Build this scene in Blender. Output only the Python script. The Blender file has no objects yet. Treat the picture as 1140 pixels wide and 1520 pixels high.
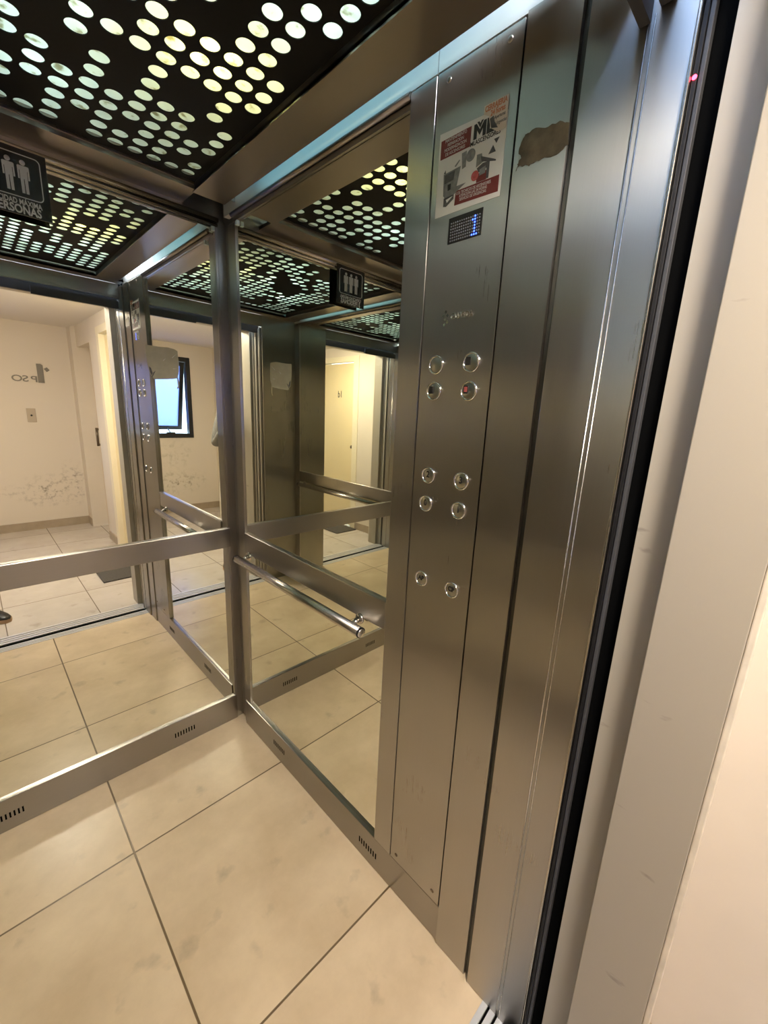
import bpy, bmesh, math, random
from mathutils import Vector, Matrix
random.seed(7)
S = bpy.context.scene
COL = S.collection
S.view_settings.view_transform = 'Standard'
S.view_settings.look = 'None'
S.view_settings.gamma = 1
S.view_settings.use_curve_mapping = False
S.view_settings.exposure = 1.05
try:
    S.cycles.max_bounces = 16
    S.cycles.glossy_bounces = 10
    S.cycles.diffuse_bounces = 5
    S.cycles.transmission_bounces = 8
    S.cycles.sample_clamp_indirect = 14.0
    S.cycles.blur_glossy = 0.3
except Exception:
    pass

# ------------------------------------------------------------------ materials
def new_mat(name):
    m = bpy.data.materials.new(name); m.use_nodes = True
    nt = m.node_tree
    return m, nt, nt.nodes['Principled BSDF'], nt.nodes.new, nt.links.new

def simple(name, col, rough=0.5, metal=0.0, noise=0.0, nscale=20, bump=0.0, spec=0.5):
    m, nt, b, N, L = new_mat(name)
    b.inputs['Base Color'].default_value = (*col, 1)
    b.inputs['Roughness'].default_value = rough
    b.inputs['Metallic'].default_value = metal
    b.inputs['Specular IOR Level'].default_value = spec
    if noise or bump:
        tc = N('ShaderNodeTexCoord'); n = N('ShaderNodeTexNoise')
        n.inputs['Scale'].default_value = nscale; n.inputs['Detail'].default_value = 6
        L(tc.outputs['Object'], n.inputs['Vector'])
        if noise:
            r = N('ShaderNodeValToRGB')
            r.color_ramp.elements[0].position = 0.3; r.color_ramp.elements[1].position = 0.7
            r.color_ramp.elements[0].color = (*[c * (1 - noise) for c in col], 1)
            r.color_ramp.elements[1].color = (*[min(1, c * (1 + noise * .5)) for c in col], 1)
            L(n.outputs['Fac'], r.inputs['Fac']); L(r.outputs['Color'], b.inputs['Base Color'])
        if bump:
            bp = N('ShaderNodeBump'); bp.inputs['Strength'].default_value = bump; bp.inputs['Distance'].default_value = .002
            L(n.outputs['Fac'], bp.inputs['Height']); L(bp.outputs['Normal'], b.inputs['Normal'])
    return m

def steel(name, col=(.50, .475, .44), rough=.30, aniso=.75, tangent=(1, .93, .06), stretch=(150, 150, 1.5), vary=.10, wear=0.0):
    m, nt, b, N, L = new_mat(name)
    b.inputs['Metallic'].default_value = 1
    b.inputs['Anisotropic'].default_value = aniso
    tv = N('ShaderNodeCombineXYZ')
    for i in range(3): tv.inputs[i].default_value = tangent[i]
    vm = N('ShaderNodeVectorMath'); vm.operation = 'NORMALIZE'
    L(tv.outputs[0], vm.inputs[0]); L(vm.outputs[0], b.inputs['Tangent'])
    tc = N('ShaderNodeTexCoord'); mp = N('ShaderNodeMapping'); mp.inputs['Scale'].default_value = stretch
    n = N('ShaderNodeTexNoise'); n.inputs['Scale'].default_value = 4; n.inputs['Detail'].default_value = 5
    L(tc.outputs['Object'], mp.inputs['Vector']); L(mp.outputs[0], n.inputs['Vector'])
    r = N('ShaderNodeMapRange'); r.inputs[3].default_value = rough * (1 - vary); r.inputs[4].default_value = rough * (1 + vary)
    L(n.outputs['Fac'], r.inputs[0])
    # smudges
    n2 = N('ShaderNodeTexNoise'); n2.inputs['Scale'].default_value = 5; n2.inputs['Detail'].default_value = 4
    L(tc.outputs['Object'], n2.inputs['Vector'])
    r2 = N('ShaderNodeMapRange'); r2.inputs[1].default_value = .35; r2.inputs[2].default_value = .75
    r2.inputs[3].default_value = -.005; r2.inputs[4].default_value = .012
    L(n2.outputs['Fac'], r2.inputs[0])
    ad = N('ShaderNodeMath'); ad.operation = 'ADD'; L(r.outputs[0], ad.inputs[0]); L(r2.outputs[0], ad.inputs[1])
    L(ad.outputs[0], b.inputs['Roughness'])
    cr = N('ShaderNodeValToRGB'); cr.color_ramp.elements[0].position = .25; cr.color_ramp.elements[1].position = .75
    cr.color_ramp.elements[0].color = (*[c * .985 for c in col], 1); cr.color_ramp.elements[1].color = (*[min(1, c * 1.015) for c in col], 1)
    L(n.outputs['Fac'], cr.inputs['Fac']); L(cr.outputs['Color'], b.inputs['Base Color'])
    return m

def emit(name, col, st):
    m = bpy.data.materials.new(name); m.use_nodes = True; nt = m.node_tree
    nt.nodes.clear(); o = nt.nodes.new('ShaderNodeOutputMaterial'); e = nt.nodes.new('ShaderNodeEmission')
    e.inputs[0].default_value = (*col, 1); e.inputs[1].default_value = st
    nt.links.new(e.outputs[0], o.inputs[0]); return m

def mirror_mat():
    m = bpy.data.materials.new('mirror_glass'); m.use_nodes = True; nt = m.node_tree; N = nt.nodes.new; L = nt.links.new
    nt.nodes.clear(); o = N('ShaderNodeOutputMaterial'); g = N('ShaderNodeBsdfGlossy')
    g.inputs['Color'].default_value = (.86, .87, .80, 1); g.inputs['Roughness'].default_value = 0.0
    L(g.outputs[0], o.inputs[0]); return m

def tile_mat(name, x0, y0, px, py, c1, c2, grout, gw=.0022, rough=.32):
    m, nt, b, N, L = new_mat(name)
    tc = N('ShaderNodeTexCoord'); sp = N('ShaderNodeSeparateXYZ'); L(tc.outputs['Object'], sp.inputs[0])
    def M(op, a, c=None):
        k = N('ShaderNodeMath'); k.operation = op
        for i, v in enumerate((a, c)):
            if v is None: continue
            if isinstance(v, (int, float)): k.inputs[i].default_value = v
            else: L(v, k.inputs[i])
        return k.outputs[0]
    def dist(c, o, p):
        u = M('DIVIDE', M('SUBTRACT', c, o), p)
        f = M('FRACT', u)
        return M('MULTIPLY', M('MINIMUM', f, M('SUBTRACT', 1.0, f)), p), M('FLOOR', u)
    dx, ix = dist(sp.outputs[0], x0, px); dy, iy = dist(sp.outputs[1], y0, py)
    d = M('MINIMUM', dx, dy)
    mr = N('ShaderNodeMapRange'); mr.interpolation_type = 'SMOOTHSTEP'
    mr.inputs[1].default_value = gw * .7; mr.inputs[2].default_value = gw * 1.4
    L(d, mr.inputs[0])
    n = N('ShaderNodeTexNoise'); n.inputs['Scale'].default_value = 3.2; n.inputs['Detail'].default_value = 9; n.inputs['Roughness'].default_value = .62
    cb = N('ShaderNodeCombineXYZ'); L(M('ADD', sp.outputs[0], M('MULTIPLY', ix, 3.7)), cb.inputs[0]); L(M('ADD', sp.outputs[1], M('MULTIPLY', iy, 5.3)), cb.inputs[1])
    L(cb.outputs[0], n.inputs['Vector'])
    cr = N('ShaderNodeValToRGB'); cr.color_ramp.elements[0].position = .32; cr.color_ramp.elements[1].position = .62
    cr.color_ramp.elements[0].color = (*c2, 1); cr.color_ramp.elements[1].color = (*c1, 1)
    L(n.outputs['Fac'], cr.inputs['Fac'])
    # small dirt specks
    n3 = N('ShaderNodeTexNoise'); n3.inputs['Scale'].default_value = 9; n3.inputs['Detail'].default_value = 5
    L(tc.outputs['Object'], n3.inputs['Vector'])
    sm = N('ShaderNodeMapRange'); sm.inputs[1].default_value = .62; sm.inputs[2].default_value = .76; sm.inputs[3].default_value = 0; sm.inputs[4].default_value = .45
    L(n3.outputs['Fac'], sm.inputs[0])
    mx0 = N('ShaderNodeMix'); mx0.data_type = 'RGBA'; L(sm.outputs[0], mx0.inputs[0]); L(cr.outputs['Color'], mx0.inputs[6]); mx0.inputs[7].default_value = (.25, .2, .14, 1)
    mx = N('ShaderNodeMix'); mx.data_type = 'RGBA'; L(mr.outputs[0], mx.inputs[0])
    mx.inputs[6].default_value = (*grout, 1); L(mx0.outputs[2], mx.inputs[7])
    L(mx.outputs[2], b.inputs['Base Color'])
    b.inputs['Roughness'].default_value = rough
    bp = N('ShaderNodeBump'); bp.inputs['Strength'].default_value = .5; bp.inputs['Distance'].default_value = .0015
    L(mr.outputs[0], bp.inputs['Height']); L(bp.outputs['Normal'], b.inputs['Normal'])
    return m

def plaster_mold(name, col, patches):
    """painted plaster with damp-mould stains; patches = (x, y, z, rx, ry, rz, strength)"""
    m, nt, b, N, L = new_mat(name)
    tc = N('ShaderNodeTexCoord')
    n = N('ShaderNodeTexNoise'); n.inputs['Scale'].default_value = 16; n.inputs['Detail'].default_value = 9; n.inputs['Roughness'].default_value = .7
    L(tc.outputs['Object'], n.inputs['Vector'])
    acc = None
    for (x, y, z, rx, ry, rz, st) in patches:
        sb = N('ShaderNodeVectorMath'); sb.operation = 'SUBTRACT'; L(tc.outputs['Object'], sb.inputs[0]); sb.inputs[1].default_value = (x, y, z)
        dv = N('ShaderNodeVectorMath'); dv.operation = 'DIVIDE'; L(sb.outputs[0], dv.inputs[0]); dv.inputs[1].default_value = (rx, ry, rz)
        ln = N('ShaderNodeVectorMath'); ln.operation = 'LENGTH'; L(dv.outputs[0], ln.inputs[0])
        mr = N('ShaderNodeMapRange'); mr.inputs[1].default_value = 1; mr.inputs[2].default_value = .1; mr.inputs[3].default_value = 0; mr.inputs[4].default_value = st
        L(ln.outputs['Value'], mr.inputs[0])
        if acc is None: acc = mr.outputs[0]
        else:
            a = N('ShaderNodeMath'); a.operation = 'MAXIMUM'; L(acc, a.inputs[0]); L(mr.outputs[0], a.inputs[1]); acc = a.outputs[0]
    th = N('ShaderNodeMapRange'); th.inputs[1].default_value = .50; th.inputs[2].default_value = .64
    L(n.outputs['Fac'], th.inputs[0])
    mu = N('ShaderNodeMath'); mu.operation = 'MULTIPLY'; L(th.outputs[0], mu.inputs[0]); L(acc, mu.inputs[1])
    mx = N('ShaderNodeMix'); mx.data_type = 'RGBA'; L(mu.outputs[0], mx.inputs[0]); mx.inputs[6].default_value = (*col, 1); mx.inputs[7].default_value = (.16, .13, .09, 1)
    L(mx.outputs[2], b.inputs['Base Color']); b.inputs['Roughness'].default_value = .7
    return m

def scuffed(name, col, scale=14, amount=.5):
    m, nt, b, N, L = new_mat(name)
    tc = N('ShaderNodeTexCoord'); mp = N('ShaderNodeMapping'); mp.inputs['Scale'].default_value = (1, 1.0, 3.0)
    n = N('ShaderNodeTexNoise'); n.inputs['Scale'].default_value = scale; n.inputs['Detail'].default_value = 7
    L(tc.outputs['Object'], mp.inputs[0]); L(mp.outputs[0], n.inputs['Vector'])
    r = N('ShaderNodeMapRange'); r.inputs[1].default_value = .69; r.inputs[2].default_value = .76; r.inputs[3].default_value = 0; r.inputs[4].default_value = amount
    L(n.outputs['Fac'], r.inputs[0])
    mx = N('ShaderNodeMix'); mx.data_type = 'RGBA'; L(r.outputs[0], mx.inputs[0]); mx.inputs[6].default_value = (*col, 1); mx.inputs[7].default_value = (.12, .1, .08, 1)
    L(mx.outputs[2], b.inputs['Base Color']); b.inputs['Roughness'].default_value = .45
    return m

M_STEEL = steel('brushed_steel', col=(.41, .393, .368), rough=.28, aniso=.95, vary=.02)
M_STEEL_H = steel('brushed_steel_rail', col=(.345, .325, .30), rough=.30, vary=.05, aniso=.5, tangent=(.06, .05, 1), stretch=(1.2, 1.2, 60))
M_SOFFIT = steel('brushed_steel_soffit', col=(.36, .325, .295), rough=.34, aniso=.3, tangent=(1, .07, .05), stretch=(30, 2, 30))
M_TUBE = simple('polished_steel', (.52, .49, .44), .24, 1)
M_CHROME = simple('chrome', (.75, .74, .70), .10, 1)
M_MIRROR = mirror_mat()
M_BLACK = simple('black_gloss_sheet', (.010, .010, .0095), .55, spec=.12)
M_RUBBER = simple('black_rubber', (.010, .0095, .010), .5, spec=.2)
M_DARK = simple('dark_gap', (.004, .004, .004), .9, spec=0)
M_GREYP = simple('grey_plastic_strip', (.055, .055, .058), .5, spec=.3)
M_WHITEBOX = simple('white_reflector', (.85, .85, .85), .8)
M_CABSHELL = simple('cabin_shell_steel', (.35, .34, .32), .5, 1)
M_FLOOR = tile_mat('cabin_floor_tile', -.548, -.367, .645, .645, (.76, .60, .405), (.60, .455, .29), (.17, .115, .06), .0026, .30)
M_FLOORH = tile_mat('hall_floor_tile', -.26, -2.04, .487, .487, (.62, .56, .50), (.54, .48, .42), (.2, .16, .12), .0026, .22)
M_WALL = simple('hall_plaster_cream', (.74, .67, .58), .7, 0, .03, 6)
M_WALLFAR = plaster_mold('hall_plaster_mould', (.74, .67, .58), [(-.18, -4.25, .43, .34, .3, .22, .9), (.05, -4.25, .5, .16, .3, .3, .9), (-1.2, -4.25, .42, .45, .3, .2, .8), (-1.15, -4.25, .8, .3, .3, .25, .45), (-.5, -4.25, .45, .2, .3, .08, .5)])
M_CEILH = simple('hall_ceiling_paint', (.74, .70, .65), .8)
M_BASEB = simple('hall_baseboard_tile', (.42, .34, .25), .4, 0, .12, 12)
M_FRAMEP = scuffed('beige_frame_paint', (.40, .355, .29), 9, .55)
M_PLASTER = simple('plaster_edge', (.72, .64, .53), .8, 0, .12, 30, .3)
M_DOOR = simple('cream_door_paint', (.80, .68, .42), .45)
M_CASING = simple('cream_casing_paint', (.84, .76, .58), .45)
M_DOORB = simple('beige_door_paint', (.70, .58, .42), .5)
M_BRONZE = simple('bronze_metal', (.20, .16, .12), .35, 1)
M_LETTER = simple('grey_letter_metal', (.20, .18, .15), .4, .2)
M_SWITCH = simple('switch_plastic', (.50, .42, .33), .4)
M_WINF = simple('black_window_frame', (.012, .013, .016), .35)
M_MAT = simple('doormat_fibre', (.10, .09, .08), .95, 0, .5, 160, .6)
M_PAPER = simple('white_paper', (.70, .69, .65), .5)
M_STICKER = simple('torn_sticker_backing', (.42, .385, .275), .6, 0, .12, 30)
M_GLUE = simple('brown_glue_residue', (.13, .10, .06), .5, .35, .45, 45, .5)
M_MAROON = simple('maroon_ink', (.17, .025, .022), .5)
M_BLACKINK = simple('black_ink', (.015, .014, .014), .5)
M_GREYINK = simple('grey_ink', (.23, .24, .23), .5, 0, .3, 90)
M_GREYINK2 = simple('dark_grey_ink', (.09, .09, .09), .5, 0, .3, 120)
M_ORANGE = simple('orange_ink', (.55, .20, .09), .5)
M_REDINK = simple('red_ink', (.5, .1, .09), .5)
M_WHITEINK = simple('white_ink', (.62, .60, .56), .5)
M_SIGN = simple('black_sign_acrylic', (.014, .014, .015), .25)
M_SIGNW = simple('sign_silver_print', (.52, .52, .52), .45)
M_DOT = simple('unlit_dot', (.20, .21, .24), .4)
M_BLUE = emit('blue_led', (.04, .09, 1.0), 4)
M_REDLED = emit('red_led', (1.0, .03, .06), 9)
M_COVE = emit('cyan_cove_tube', (.28, .80, 1.0), 1.4)
M_LAMP = emit('warm_lamp_glass', (1.0, .90, .77), 60)
M_BTN = simple('button_steel', (.50, .48, .43), .28, 1)
M_RED = simple('dim_red_indicator', (.40, .09, .08), .4)

def glass_mat():
    m = bpy.data.materials.new('frosted_window_glass'); m.use_nodes = True; nt = m.node_tree; N = nt.nodes.new; L = nt.links.new
    nt.nodes.clear(); o = N('ShaderNodeOutputMaterial')
    t = N('ShaderNodeBsdfTranslucent'); t.inputs[0].default_value = (.40, .48, .76, 1)
    tr = N('ShaderNodeBsdfTransparent'); tr.inputs[0].default_value = (.36, .44, .76, 1)
    g = N('ShaderNodeBsdfGlossy'); g.inputs['Roughness'].default_value = .1; g.inputs['Color'].default_value = (.8, .8, .8, 1)
    a = N('ShaderNodeMixShader'); a.inputs[0].default_value = .35; L(t.outputs[0], a.inputs[1]); L(tr.outputs[0], a.inputs[2])
    c = N('ShaderNodeMixShader'); c.inputs[0].default_value = .06; L(a.outputs[0], c.inputs[1]); L(g.outputs[0], c.inputs[2])
    L(c.outputs[0], o.inputs[0]); return m
M_GLASS = glass_mat()

def diffuser_mat():
    m = bpy.data.materials.new('opal_diffuser'); m.use_nodes = True; nt = m.node_tree; N = nt.nodes.new; L = nt.links.new
    nt.nodes.clear(); o = N('ShaderNodeOutputMaterial')
    t = N('ShaderNodeBsdfTranslucent'); d = N('ShaderNodeBsdfDiffuse')
    tc = N('ShaderNodeTexCoord'); n = N('ShaderNodeTexNoise'); n.inputs['Scale'].default_value = 42; n.inputs['Detail'].default_value = 3
    L(tc.outputs['Object'], n.inputs['Vector'])
    r = N('ShaderNodeValToRGB'); r.color_ramp.elements[0].position = .59; r.color_ramp.elements[1].position = .69
    r.color_ramp.elements[0].color = (.86, .88, .84, 1); r.color_ramp.elements[1].color = (.45, .42, .28, 1)
    L(n.outputs['Fac'], r.inputs['Fac']); L(r.outputs['Color'], t.inputs[0])
    d.inputs[0].default_value = (.55, .55, .53, 1)
    a = N('ShaderNodeMixShader'); a.inputs[0].default_value = .3; L(t.outputs[0], a.inputs[1]); L(d.outputs[0], a.inputs[2])
    L(a.outputs[0], o.inputs[0]); return m
M_DIFF = diffuser_mat()

# ------------------------------------------------------------------ mesh helpers
class MB:
    def __init__(s): s.bm = bmesh.new()
    def box(s, x0, x1, y0, y1, z0, z1, bev=0.0):
        x0, x1 = sorted((x0, x1)); y0, y1 = sorted((y0, y1)); z0, z1 = sorted((z0, z1))
        b = bmesh.new()
        v = [b.verts.new((x, y, z)) for x in (x0, x1) for y in (y0, y1) for z in (z0, z1)]
        for f in ((0, 1, 3, 2), (4, 6, 7, 5), (0, 4, 5, 1), (2, 3, 7, 6), (0, 2, 6, 4), (1, 5, 7, 3)): b.faces.new([v[i] for i in f])
        if bev: bmesh.ops.bevel(b, geom=b.edges[:], offset=bev, segments=2, affect='EDGES', profile=.5)
        s.merge(b); return s
    def merge(s, b):
        me = bpy.data.meshes.new('t'); b.to_mesh(me); b.free(); s.bm.from_mesh(me); bpy.data.meshes.remove(me)
    def poly(s, pts, off):
        """prism: polygon pts extruded by vector off"""
        o = Vector(off); a = [s.bm.verts.new(p) for p in pts]; c = [s.bm.verts.new(Vector(p) + o) for p in pts]
        n = len(pts); s.bm.faces.new(a); s.bm.faces.new(c[::-1])
        for i in range(n): s.bm.faces.new((a[i], c[i], c[(i + 1) % n], a[(i + 1) % n]))
        return s
    def tube(s, p0, p1, r0, r1=None, n=20, caps=True):
        r1 = r0 if r1 is None else r1
        p0, p1 = Vector(p0), Vector(p1); d = (p1 - p0).normalized()
        u = d.orthogonal().normalized(); w = d.cross(u)
        A = []; B = []
        for i in range(n):
            t = 2 * math.pi * i / n; q = u * math.cos(t) + w * math.sin(t)
            A.append(s.bm.verts.new(p0 + q * r0)); B.append(s.bm.verts.new(p1 + q * r1))
        for i in range(n):
            f = s.bm.faces.new((A[i], A[(i + 1) % n], B[(i + 1) % n], B[i])); f.smooth = True
        if caps: s.bm.faces.new(A[::-1]); s.bm.faces.new(B)
        return s
    def lathe(s, c, axis, prof, n=32):
        """prof: list of (radius, height along axis)"""
        c = Vector(c); d = Vector(axis).normalized(); u = d.orthogonal().normalized(); w = d.cross(u)
        rings = []
        for r, h in prof:
            if r < 1e-6: rings.append([s.bm.verts.new(c + d * h)])
            else: rings.append([s.bm.verts.new(c + d * h + (u * math.cos(2 * math.pi * i / n) + w * math.sin(2 * math.pi * i / n)) * r) for i in range(n)])
        for a, b in zip(rings, rings[1:]):
            for i in range(n):
                j = (i + 1) % n
                if len(a) == 1 and len(b) == 1: continue
                if len(a) == 1: f = s.bm.faces.new((a[0], b[j], b[i]))
                elif len(b) == 1: f = s.bm.faces.new((a[i], a[j], b[0]))
                else: f = s.bm.faces.new((a[i], a[j], b[j], b[i]))
                f.smooth = True
        return s
    def build(s, name, mat, parent=None):
        bmesh.ops.recalc_face_normals(s.bm, faces=s.bm.faces[:])
        me = bpy.data.meshes.new(name); s.bm.to_mesh(me); s.bm.free()
        return link(name, me, mat, parent)

def link(name, me, mat, parent=None):
    o = bpy.data.objects.new(name, me); COL.objects.link(o)
    if mat: me.materials.clear(); me.materials.append(mat)
    if parent:
        o.parent = parent
        o.matrix_parent_inverse = parent.matrix_basis.inverted()
    return o

def tag(o, label, cat, group=None, kind=None):
    o['label'] = label; o['category'] = cat
    if group: o['group'] = group
    if kind: o['kind'] = kind
    return o
def struct(o, label=None, cat=None):
    o['kind'] = 'structure'
    if label: o['label'] = label
    if cat: o['category'] = cat
    return o
def empty(name, loc, label, cat, group=None):
    o = bpy.data.objects.new(name, None); o.location = loc; o.empty_display_size = .05; COL.objects.link(o)
    return tag(o, label, cat, group)
def boxo(name, b, mat, parent=None, bev=0.0): return MB().box(*b, bev).build(name, mat, parent)

FONT_CACHE = {}
def text(name, body, size, loc, right, up, mat, parent=None, ext=.0006, align='CENTER', xs=1.0, bold=0.0, shear=0):
    cu = bpy.data.curves.new('tmp_text', 'FONT'); cu.body = body; cu.size = size; cu.align_x = align; cu.align_y = 'CENTER'
    cu.extrude = ext; cu.offset = bold; cu.shear = shear; cu.resolution_u = 4
    ob = bpy.data.objects.new('tmp_text', cu); COL.objects.link(ob)
    bpy.context.view_layer.update()
    me = bpy.data.meshes.new_from_object(ob.evaluated_get(bpy.context.evaluated_depsgraph_get()))
    bpy.data.objects.remove(ob); bpy.data.curves.remove(cu)
    r = Vector(right).normalized(); u = Vector(up).normalized(); n = r.cross(u); l = Vector(loc)
    for v in me.vertices:
        c = v.co; v.co = l + r * (c.x * xs) + u * c.y + n * c.z
    me.name = name
    return link(name, me, mat, parent)

# ------------------------------------------------------------------ camera
C = Vector((-0.75887502, -1.6663097, 1.45))
R = Matrix(((0.71163374, 0.69024813, 0.13090052), (-0.70110969, 0.68581078, 0.1952147), (0.04497359, -0.23069699, 0.97198574)))
rgt, fwd, upv = (Vector([R[i][k] for i in range(3)]) for k in range(3))
cd = bpy.data.cameras.new('camera'); cam = bpy.data.objects.new('camera', cd); COL.objects.link(cam)
cam.matrix_world = Matrix(((rgt.x, upv.x, -fwd.x, C.x), (rgt.y, upv.y, -fwd.y, C.y), (rgt.z, upv.z, -fwd.z, C.z), (0, 0, 0, 1)))
cd.sensor_fit = 'VERTICAL'; cd.sensor_height = 24; cd.lens = 614.761 * 24 / 1520; cd.clip_start = .004
S.camera = cam

# ------------------------------------------------------------------ cabin constants
W = 1.18; D = 1.36; ZS = 2.125; ZP = 2.145
HS = .1234; RB = .859; RT = .9445; ZH = 2.10; MX = .012
Y1, Y2, Y3, Y4, Y5, Y6 = -.936, -1.0077, -1.2, -1.311, -1.401, -1.457

# ------------------------------------------------------------------ cabin shell (setting)
struct(boxo('floor', (-W - .05, .05, -D, .06, -.08, 0), M_FLOOR), 'beige square tiled floor of the lift cabin', 'floor')
struct(boxo('wall_back', (-W - .06, .06, .020, .06, 0, 2.34), M_CABSHELL), 'steel back wall carrying the mirrors', 'wall')
struct(boxo('wall_right', (.020, .06, -1.31, .020, 0, 2.34), M_CABSHELL), 'right steel wall of the lift cabin', 'wall')
struct(boxo('wall_left', (-W - .06, -W - .020, -D, .020, 0, 2.34), M_CABSHELL), 'left steel wall of the lift cabin', 'wall')
struct(boxo('ceiling', (-W - .06, .06, -D - .02, .06, 2.34, 2.37), M_WHITEBOX), 'cabin roof above the light box', 'ceiling')

# upper wall bands (lit by the coves / seen over the trims)
struct(boxo('trim_1', (-W, -.0, .0, .020, 2.108, 2.34), M_STEEL_H), 'steel band above the back mirror', 'trim')
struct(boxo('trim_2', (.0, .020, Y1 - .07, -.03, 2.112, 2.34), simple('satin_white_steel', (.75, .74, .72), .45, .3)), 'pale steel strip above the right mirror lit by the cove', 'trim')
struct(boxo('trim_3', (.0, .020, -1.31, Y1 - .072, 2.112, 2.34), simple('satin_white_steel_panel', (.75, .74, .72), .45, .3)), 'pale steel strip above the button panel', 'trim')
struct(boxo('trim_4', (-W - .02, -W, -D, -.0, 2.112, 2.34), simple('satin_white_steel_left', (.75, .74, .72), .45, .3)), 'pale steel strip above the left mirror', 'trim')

# soffits; side ones carry an added baffle blocking cove light from the back
struct(boxo('trim_5', (-W + .03, -.13, -.1215, -.001, ZS, ZS + .012), M_SOFFIT), 'brushed steel soffit along the back wall', 'trim')
struct(MB().box(-.137, -.031, -1.268, -.105, ZS - .004, ZS + .008).box(-.137, -.133, -1.268, -.11, ZS, ZP + .02).box(-.1325, -.002, -.125, -.122, ZS + .009, 2.30).build('trim_6', M_SOFFIT), 'brushed steel soffit along the right wall, with an added light baffle', 'trim')
struct(MB().box(-W + .031, -W + .137, -1.268, -.105, ZS - .004, ZS + .008).box(-W + .133, -W + .137, -1.268, -.11, ZS, ZP + .02).box(-W + .002, -W + .1325, -.125, -.122, ZS + .009, 2.30).build('trim_7', M_SOFFIT), 'brushed steel soffit along the left wall, with an added light baffle', 'trim')
struct(MB().box(-W, -.0, -D, -1.283, ZS, ZS + .012).box(-W, .0, -1.29, -1.283, ZS, ZP + .03).build('trim_8', M_SOFFIT), 'steel soffit above the cabin door', 'trim')
struct(boxo('trim_9', (-W + .14, -.139, -.125, -.1205, ZS + .012, ZP + .03), M_SOFFIT), 'upright lip behind the perforated sheet', 'trim')
# tube trims over mirrors
struct(MB().tube((-W, -.004, 2.104), (-.012, -.004, 2.104), .009).tube((-W, .002, 2.09), (-.012, .002, 2.09), .006).build('trim_10', M_TUBE), 'rounded steel bead above the back mirror', 'trim')
struct(MB().tube((.0, -.09, 2.104), (.0, Y1, 2.104), .008).box(.004, .012, Y1, -.06, 2.083, 2.094).build('trim_11', M_STEEL_H), 'rounded steel bead above the right mirror', 'trim')
struct(MB().tube((-W, -.06, 2.104), (-W, -1.30, 2.104), .008).build('trim_12', M_STEEL_H), 'rounded steel bead above the left mirror', 'trim')

# ------------------------------------------------------------------ corner posts and mirror frames
struct(MB().box(-.011, .026, .006, .020, 0, 2.108, .0008).box(.022, .034, -.03, .006, 0, 2.108, .0008).build('trim_13', M_STEEL), 'folded steel corner post between back and right walls', 'trim')
struct(MB().box(-.021, -.0125, .004, .019, 0, 2.085, .0008).build('trim_14', M_STEEL), 'slim upright frame at the right edge of the back mirror', 'trim')
struct(MB().box(.006, .019, -.10, -.045, 0, 2.085, .001).box(.014, .02, -.045, -.028, 0, 2.085).build('trim_15', M_STEEL), 'upright frame beside the corner post at the right mirror', 'trim')
struct(MB().box(-W - .02, -W + .012, -.012, .02, 0, 2.108, .001).box(-W - .019, -W - .006, -.10, -.012, 0, 2.085).build('trim_16', M_STEEL), 'folded steel corner post between back and left walls', 'trim')
struct(MB().box(-W - .02, -W, -D, -1.292, 0, 2.108, .001).build('trim_17', M_STEEL), 'upright frame at the door end of the left mirror', 'trim')

# ------------------------------------------------------------------ mirrors
def mirror(name, b, label): return tag(boxo(name, b, M_MIRROR), label, 'mirror')
XL = -W - MX
mirror('wall_mirror', (-W + .013, -.0215, MX, .019, RT, 2.084), 'tall mirror on the back wall above the horizontal rail')
mirror('wall_mirror', (-W + .013, -.0215, MX, .019, HS, RB), 'low mirror on the back wall between rail and skirting')
mirror('wall_mirror', (MX, .0195, Y1, -.1005, RT, 2.082), 'tall mirror beside the button panel above the rail')
mirror('wall_mirror', (MX, .0195, Y1, -.1005, HS, RB), 'low mirror beside the button panel behind the handrail, above the vented skirting')
mirror('wall_mirror', (XL, XL - .007, -1.2915, -.1005, RT, 2.09), 'tall mirror on the left cabin wall, seen only in reflection')
mirror('wall_mirror', (XL, XL - .007, -1.2915, -.1005, HS, RB), 'low mirror on the left cabin wall, seen only in reflection')

# ------------------------------------------------------------------ rails and skirting
tag(boxo('mid_rail', (-W + .013, -.012, 0, MX + .007, RB, RT), M_STEEL_H, bev=.003), 'flat steel rail crossing the back mirrors', 'rail')
tag(boxo('mid_rail', (0, MX + .0075, Y1, -.101, RB, RT), M_STEEL_H, bev=.003), 'flat steel rail above the front handrail, ending at the button panel', 'rail')
tag(boxo('mid_rail', (-W, XL - .0075, -1.2915, -.101, RB, RT), M_STEEL_H, bev=.003), 'flat steel rail on the left cabin wall, seen in the right mirror', 'rail')

def vent_slots(parent, pts, normal):
    for (p, horiz, step, n) in pts:
        mb = MB(); h = Vector(horiz)
        for i in range(n):
            c = Vector(p) + h * (step * i)
            a = h * .0024; u = Vector((0, 0, .011)); nn = Vector(normal)
            q = [c - a - u, c + a - u, c + a + u, c - a + u]
            mb.poly([v - nn * .0002 for v in q], nn * .0007)
        o = mb.build('vent', M_DARK, parent); o['label'] = 'row of narrow dark vent slots'
bb = boxo('baseboard_back', (-W + .013, -.012, 0, MX + .007, 0, HS), M_STEEL_H, bev=.002)
struct(bb, 'steel skirting with vent slots under the back mirror', 'skirting')
vent_slots(bb, [((-.292, 0, .060), (1, 0, 0), .0112, 8), ((-.86, 0, .058), (1, 0, 0), .0112, 7)], (0, -1, 0))
br = boxo('baseboard_right', (0, MX + .0075, Y3, -.06, 0, HS), M_STEEL_H, bev=.002)
struct(br, 'steel skirting with vent slots under the right mirror and button panel', 'skirting')
vent_slots(br, [((0, -.315, .066), (0, -1, 0), .0112, 8), ((0, -.868, .058), (0, -1, 0), .0112, 8)], (-1, 0, 0))
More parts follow.
